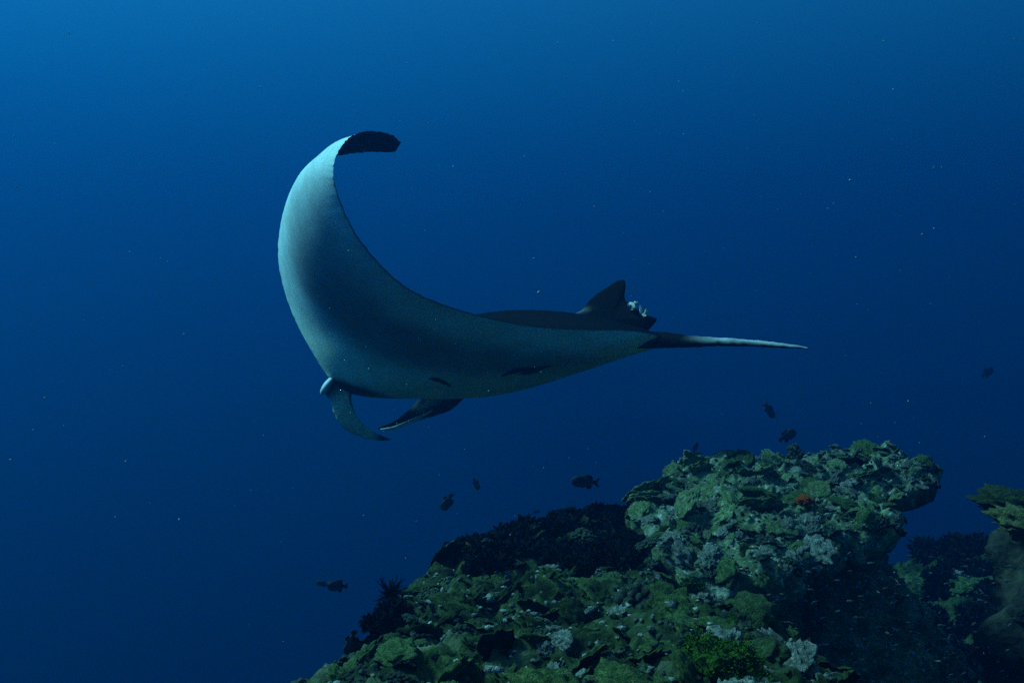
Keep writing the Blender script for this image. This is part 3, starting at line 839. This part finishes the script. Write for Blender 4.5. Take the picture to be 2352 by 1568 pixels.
# ------------------------------------------------------------------ fish
def me_fish(name, depth, seed, forked=True):
    """laterally flattened body with tail, dorsal and anal fins, along +X (nose), length 1"""
    n1, n2 = 22, 14; V = []; T = []
    a = np.linspace(0, 2 * math.pi, n2, endpoint=False)
    for i in range(n1):
        u = i / (n1 - 1); x = .5 - .78 * u
        hgt = depth * (math.sin(math.pi * min(1, u ** .62 * .93 + .02)) ** .75) * .5 + .028 * u
        w = hgt * .38 + .004
        for t in a: V.append((x, w * math.sin(t), hgt * math.cos(t))); T.append(.2 + .3 * (math.cos(t) < 0))
    Fc = [tuple(f) for f in grid_faces(n1, n2, True)] + [tuple(range(n2 - 1, -1, -1)), tuple((n1 - 1) * n2 + j for j in range(n2))]
    def fin(pts, th=.008):
        o = len(V)
        for s in (-1, 1):
            for p in pts: V.append((p[0], s * th, p[1])); T.append(0.)
        k = len(pts)
        Fc.append(tuple(o + j for j in range(k))); Fc.append(tuple(o + k + j for j in range(k - 1, -1, -1)))
        for j in range(k): Fc.append((o + j, o + k + j, o + k + (j + 1) % k, o + (j + 1) % k))
    D = depth * .5
    fin([(-.24, .03), (-.34, .10), (-.50, .19), (-.45, .06), (-.42, 0), (-.45, -.06), (-.50, -.19), (-.34, -.10), (-.24, -.03)] if forked
        else [(-.24, .03), (-.36, .12), (-.48, .14), (-.50, 0), (-.48, -.14), (-.36, -.12), (-.24, -.03)])
    fin([(.18, D * .82), (.10, D * 1.25), (-.05, D * 1.32), (-.20, D * 1.22), (-.26, D * .75), (-.20, D * .4), (.0, D * .7)])
    fin([(.0, -D * .8), (-.06, -D * 1.2), (-.18, -D * 1.28), (-.25, -D * .7), (-.18, -D * .45)])
    fin([(.16, -D * .75), (.08, -D * 1.25), (.05, -D * .8)])
    me = mesh_from(name, V, Fc, True, np.repeat(np.array(T)[:, None], 3, 1))
    return me
FISH = [me_fish('reef_fish', .38, 1), me_fish('reef_fish', .48, 2, False)]
EYE = bpy.data.meshes.new('eye'); bm = bmesh.new(); bmesh.ops.create_uvsphere(bm, u_segments=8, v_segments=6, radius=.028); bm.to_mesh(EYE); bm.free()
tri_tone(EYE, lambda c: 1.0); EYE.materials.append(M['silver'])
for m_ in FISH: m_.materials.append(M['fish'])
def fish(x, y, d, px_len, ang, yaw, k, label):
    d = d * (1.7 if y < 1200 else 1.25 if y < 1400 else 1.0)
    o = bpy.data.objects.new('reef_fish', FISH[k]); COL.objects.link(o)
    L_ = px_len / F * d / max(.45, abs(math.cos(yaw)))
    o.scale = (L_,) * 3; o.location = Vector(P(x, y, d))
    o.rotation_euler = (Matrix.Rotation(yaw, 3, 'Z') @ Matrix.Rotation(-ang, 3, 'Y')).to_euler()
    for s in (-1, 1):
        e = link('eye', EYE, None, o); e.location = (.37, s * depth_eye[k], .05)
    tag(o, label, 'fish', 'dark reef fish in open water')
depth_eye = [.05, .06]
PI = math.pi
for a in [(1767, 942, 5.0, 42, -.95, .3, 0, 'dark reef fish nosing steeply down under the manta tail'),
          (1808, 1000, 4.8, 46, .45, .2, 1, 'dark reef fish climbing over the top of the rocky outcrop'),
          (1597, 1027, 7.0, 26, 1.2, .2, 0, 'faint small fish just above the left shoulder of the outcrop'),
          (1345, 1106, 4.6, 66, .08, PI + .15, 0, 'longest dark reef fish in the open water above the ridge'),
          (1093, 1110, 6.0, 30, -1.1, .3, 0, 'small faint fish hanging tilted below the manta'),
          (1027, 1152, 4.6, 44, -2.1, .1, 1, 'deep bodied dark fish diving below the small faint fish'),
          (1232, 1175, 7.5, 18, .3, .2, 0, 'tiny faint fish close above the dark ridge'),
          (2268, 855, 8.0, 34, .5, .3, 1, 'hazy distant fish in open water beyond the outcrop tip'),
          (775, 1345, 4.0, 46, .05, PI + .2, 1, 'dark reef fish facing away from the feather star'),
          (740, 1340, 5.6, 28, .3, PI, 0, 'faint fish ahead of the dark fish by the feather star'),
          (806, 1474, 2.9, 50, -1.9, .5, 1, 'plump dark fish hovering at the foot of the drop off')]:
    fish(*a)

# tiny silver fish sheltering in the hollow
GL = me_fish('glass_fish', .30, 5); GL.materials.append(M['silver'])
n = 0
while n < 260:
    u, v, d = R.uniform(1600, 2330), R.uniform(1270, 1560), R.uniform(2.9, 4.6)
    p = P(u, v, d)
    if v < 1345 and u < 1850: continue
    hh = ray_px(BV_OUT, u, v); h2 = ray_px(BV_REEF, u, v)
    dist = np.linalg.norm(p)
    if (hh[0] is not None and hh[3] < dist + .04) or (h2[0] is not None and h2[3] < dist + .04): 
        n += 0.02; continue
    o = bpy.data.objects.new('glass_fish', GL); COL.objects.link(o)
    o.location = Vector(p); s = R.uniform(.011, .022); o.scale = (s, s, s)
    o.rotation_euler = (R.gauss(0, .15), R.gauss(0, .3), R.gauss(.2, .5) + (PI if R.random() < .3 else 0))
    tag(o, 'tiny silvery fish schooling in the dark hollow below the outcrop', 'fish', 'tiny fish schooling in the hollow'); n += 1

# ------------------------------------------------------------------ drifting specks
def marine_snow():
    V = []; Fc = []; base = []
    bm = bmesh.new(); bmesh.ops.create_icosphere(bm, subdivisions=1, radius=1)
    bv = np.array([v.co for v in bm.verts]); bf = [tuple(v.index for v in f.verts) for f in bm.faces]; bm.free()
    r = np.random.default_rng(4)
    for k in range(1500):
        d = r.uniform(1.5, 6.5) ; x = r.uniform(-.72, .72) * d; z = r.uniform(-.5, .5) * d
        if z < -.6: continue
        s = abs(r.normal()) * .0007 + .0004
        if k % 25 == 0: s *= 2.2
        o = len(V); sc = s * r.uniform(.5, 1.5, 3)
        V += list(bv * sc + np.array([x, d, z])); Fc += [tuple(i + o for i in f) for f in bf]
    o = link('marine_snow', mesh_from('marine_snow', V, Fc, True, np.full((len(V), 3), .5)), M['snow'])
    tag(o, 'fine whitish specks drifting everywhere in the blue water', 'marine snow', kind='stuff')
marine_snow()

# ------------------------------------------------------------------ the sea water itself
def build_haze():
    bm = bmesh.new(); bmesh.ops.create_cube(bm, size=1)
    lo = Vector((-200, -160, -50)); hi = Vector((200, 240, WATER_TOP))
    for v in bm.verts: v.co = Vector([lo[i] + (v.co[i] + .5) * (hi[i] - lo[i]) for i in range(3)])
    me = bpy.data.meshes.new('haze'); bm.to_mesh(me); bm.free()
    m = bpy.data.materials.new('sea_water'); m.use_nodes = True; t = m.node_tree
    t.nodes.remove(t.nodes['Principled BSDF'])
    pv = t.nodes.new('ShaderNodeVolumePrincipled')
    pv.inputs['Density'].default_value = WATER_DENSITY
    pv.inputs['Color'].default_value = (*WATER_SCATTER, 1)
    pv.inputs['Absorption Color'].default_value = (*WATER_ABSORB, 1)
    pv.inputs['Anisotropy'].default_value = 0.52
    t.links.new(pv.outputs['Volume'], t.nodes['Material Output'].inputs['Volume'])
    o = link('haze', me, m)
    tag(o, 'clear deep blue sea water filling the whole scene', 'water', kind='stuff')
build_haze()
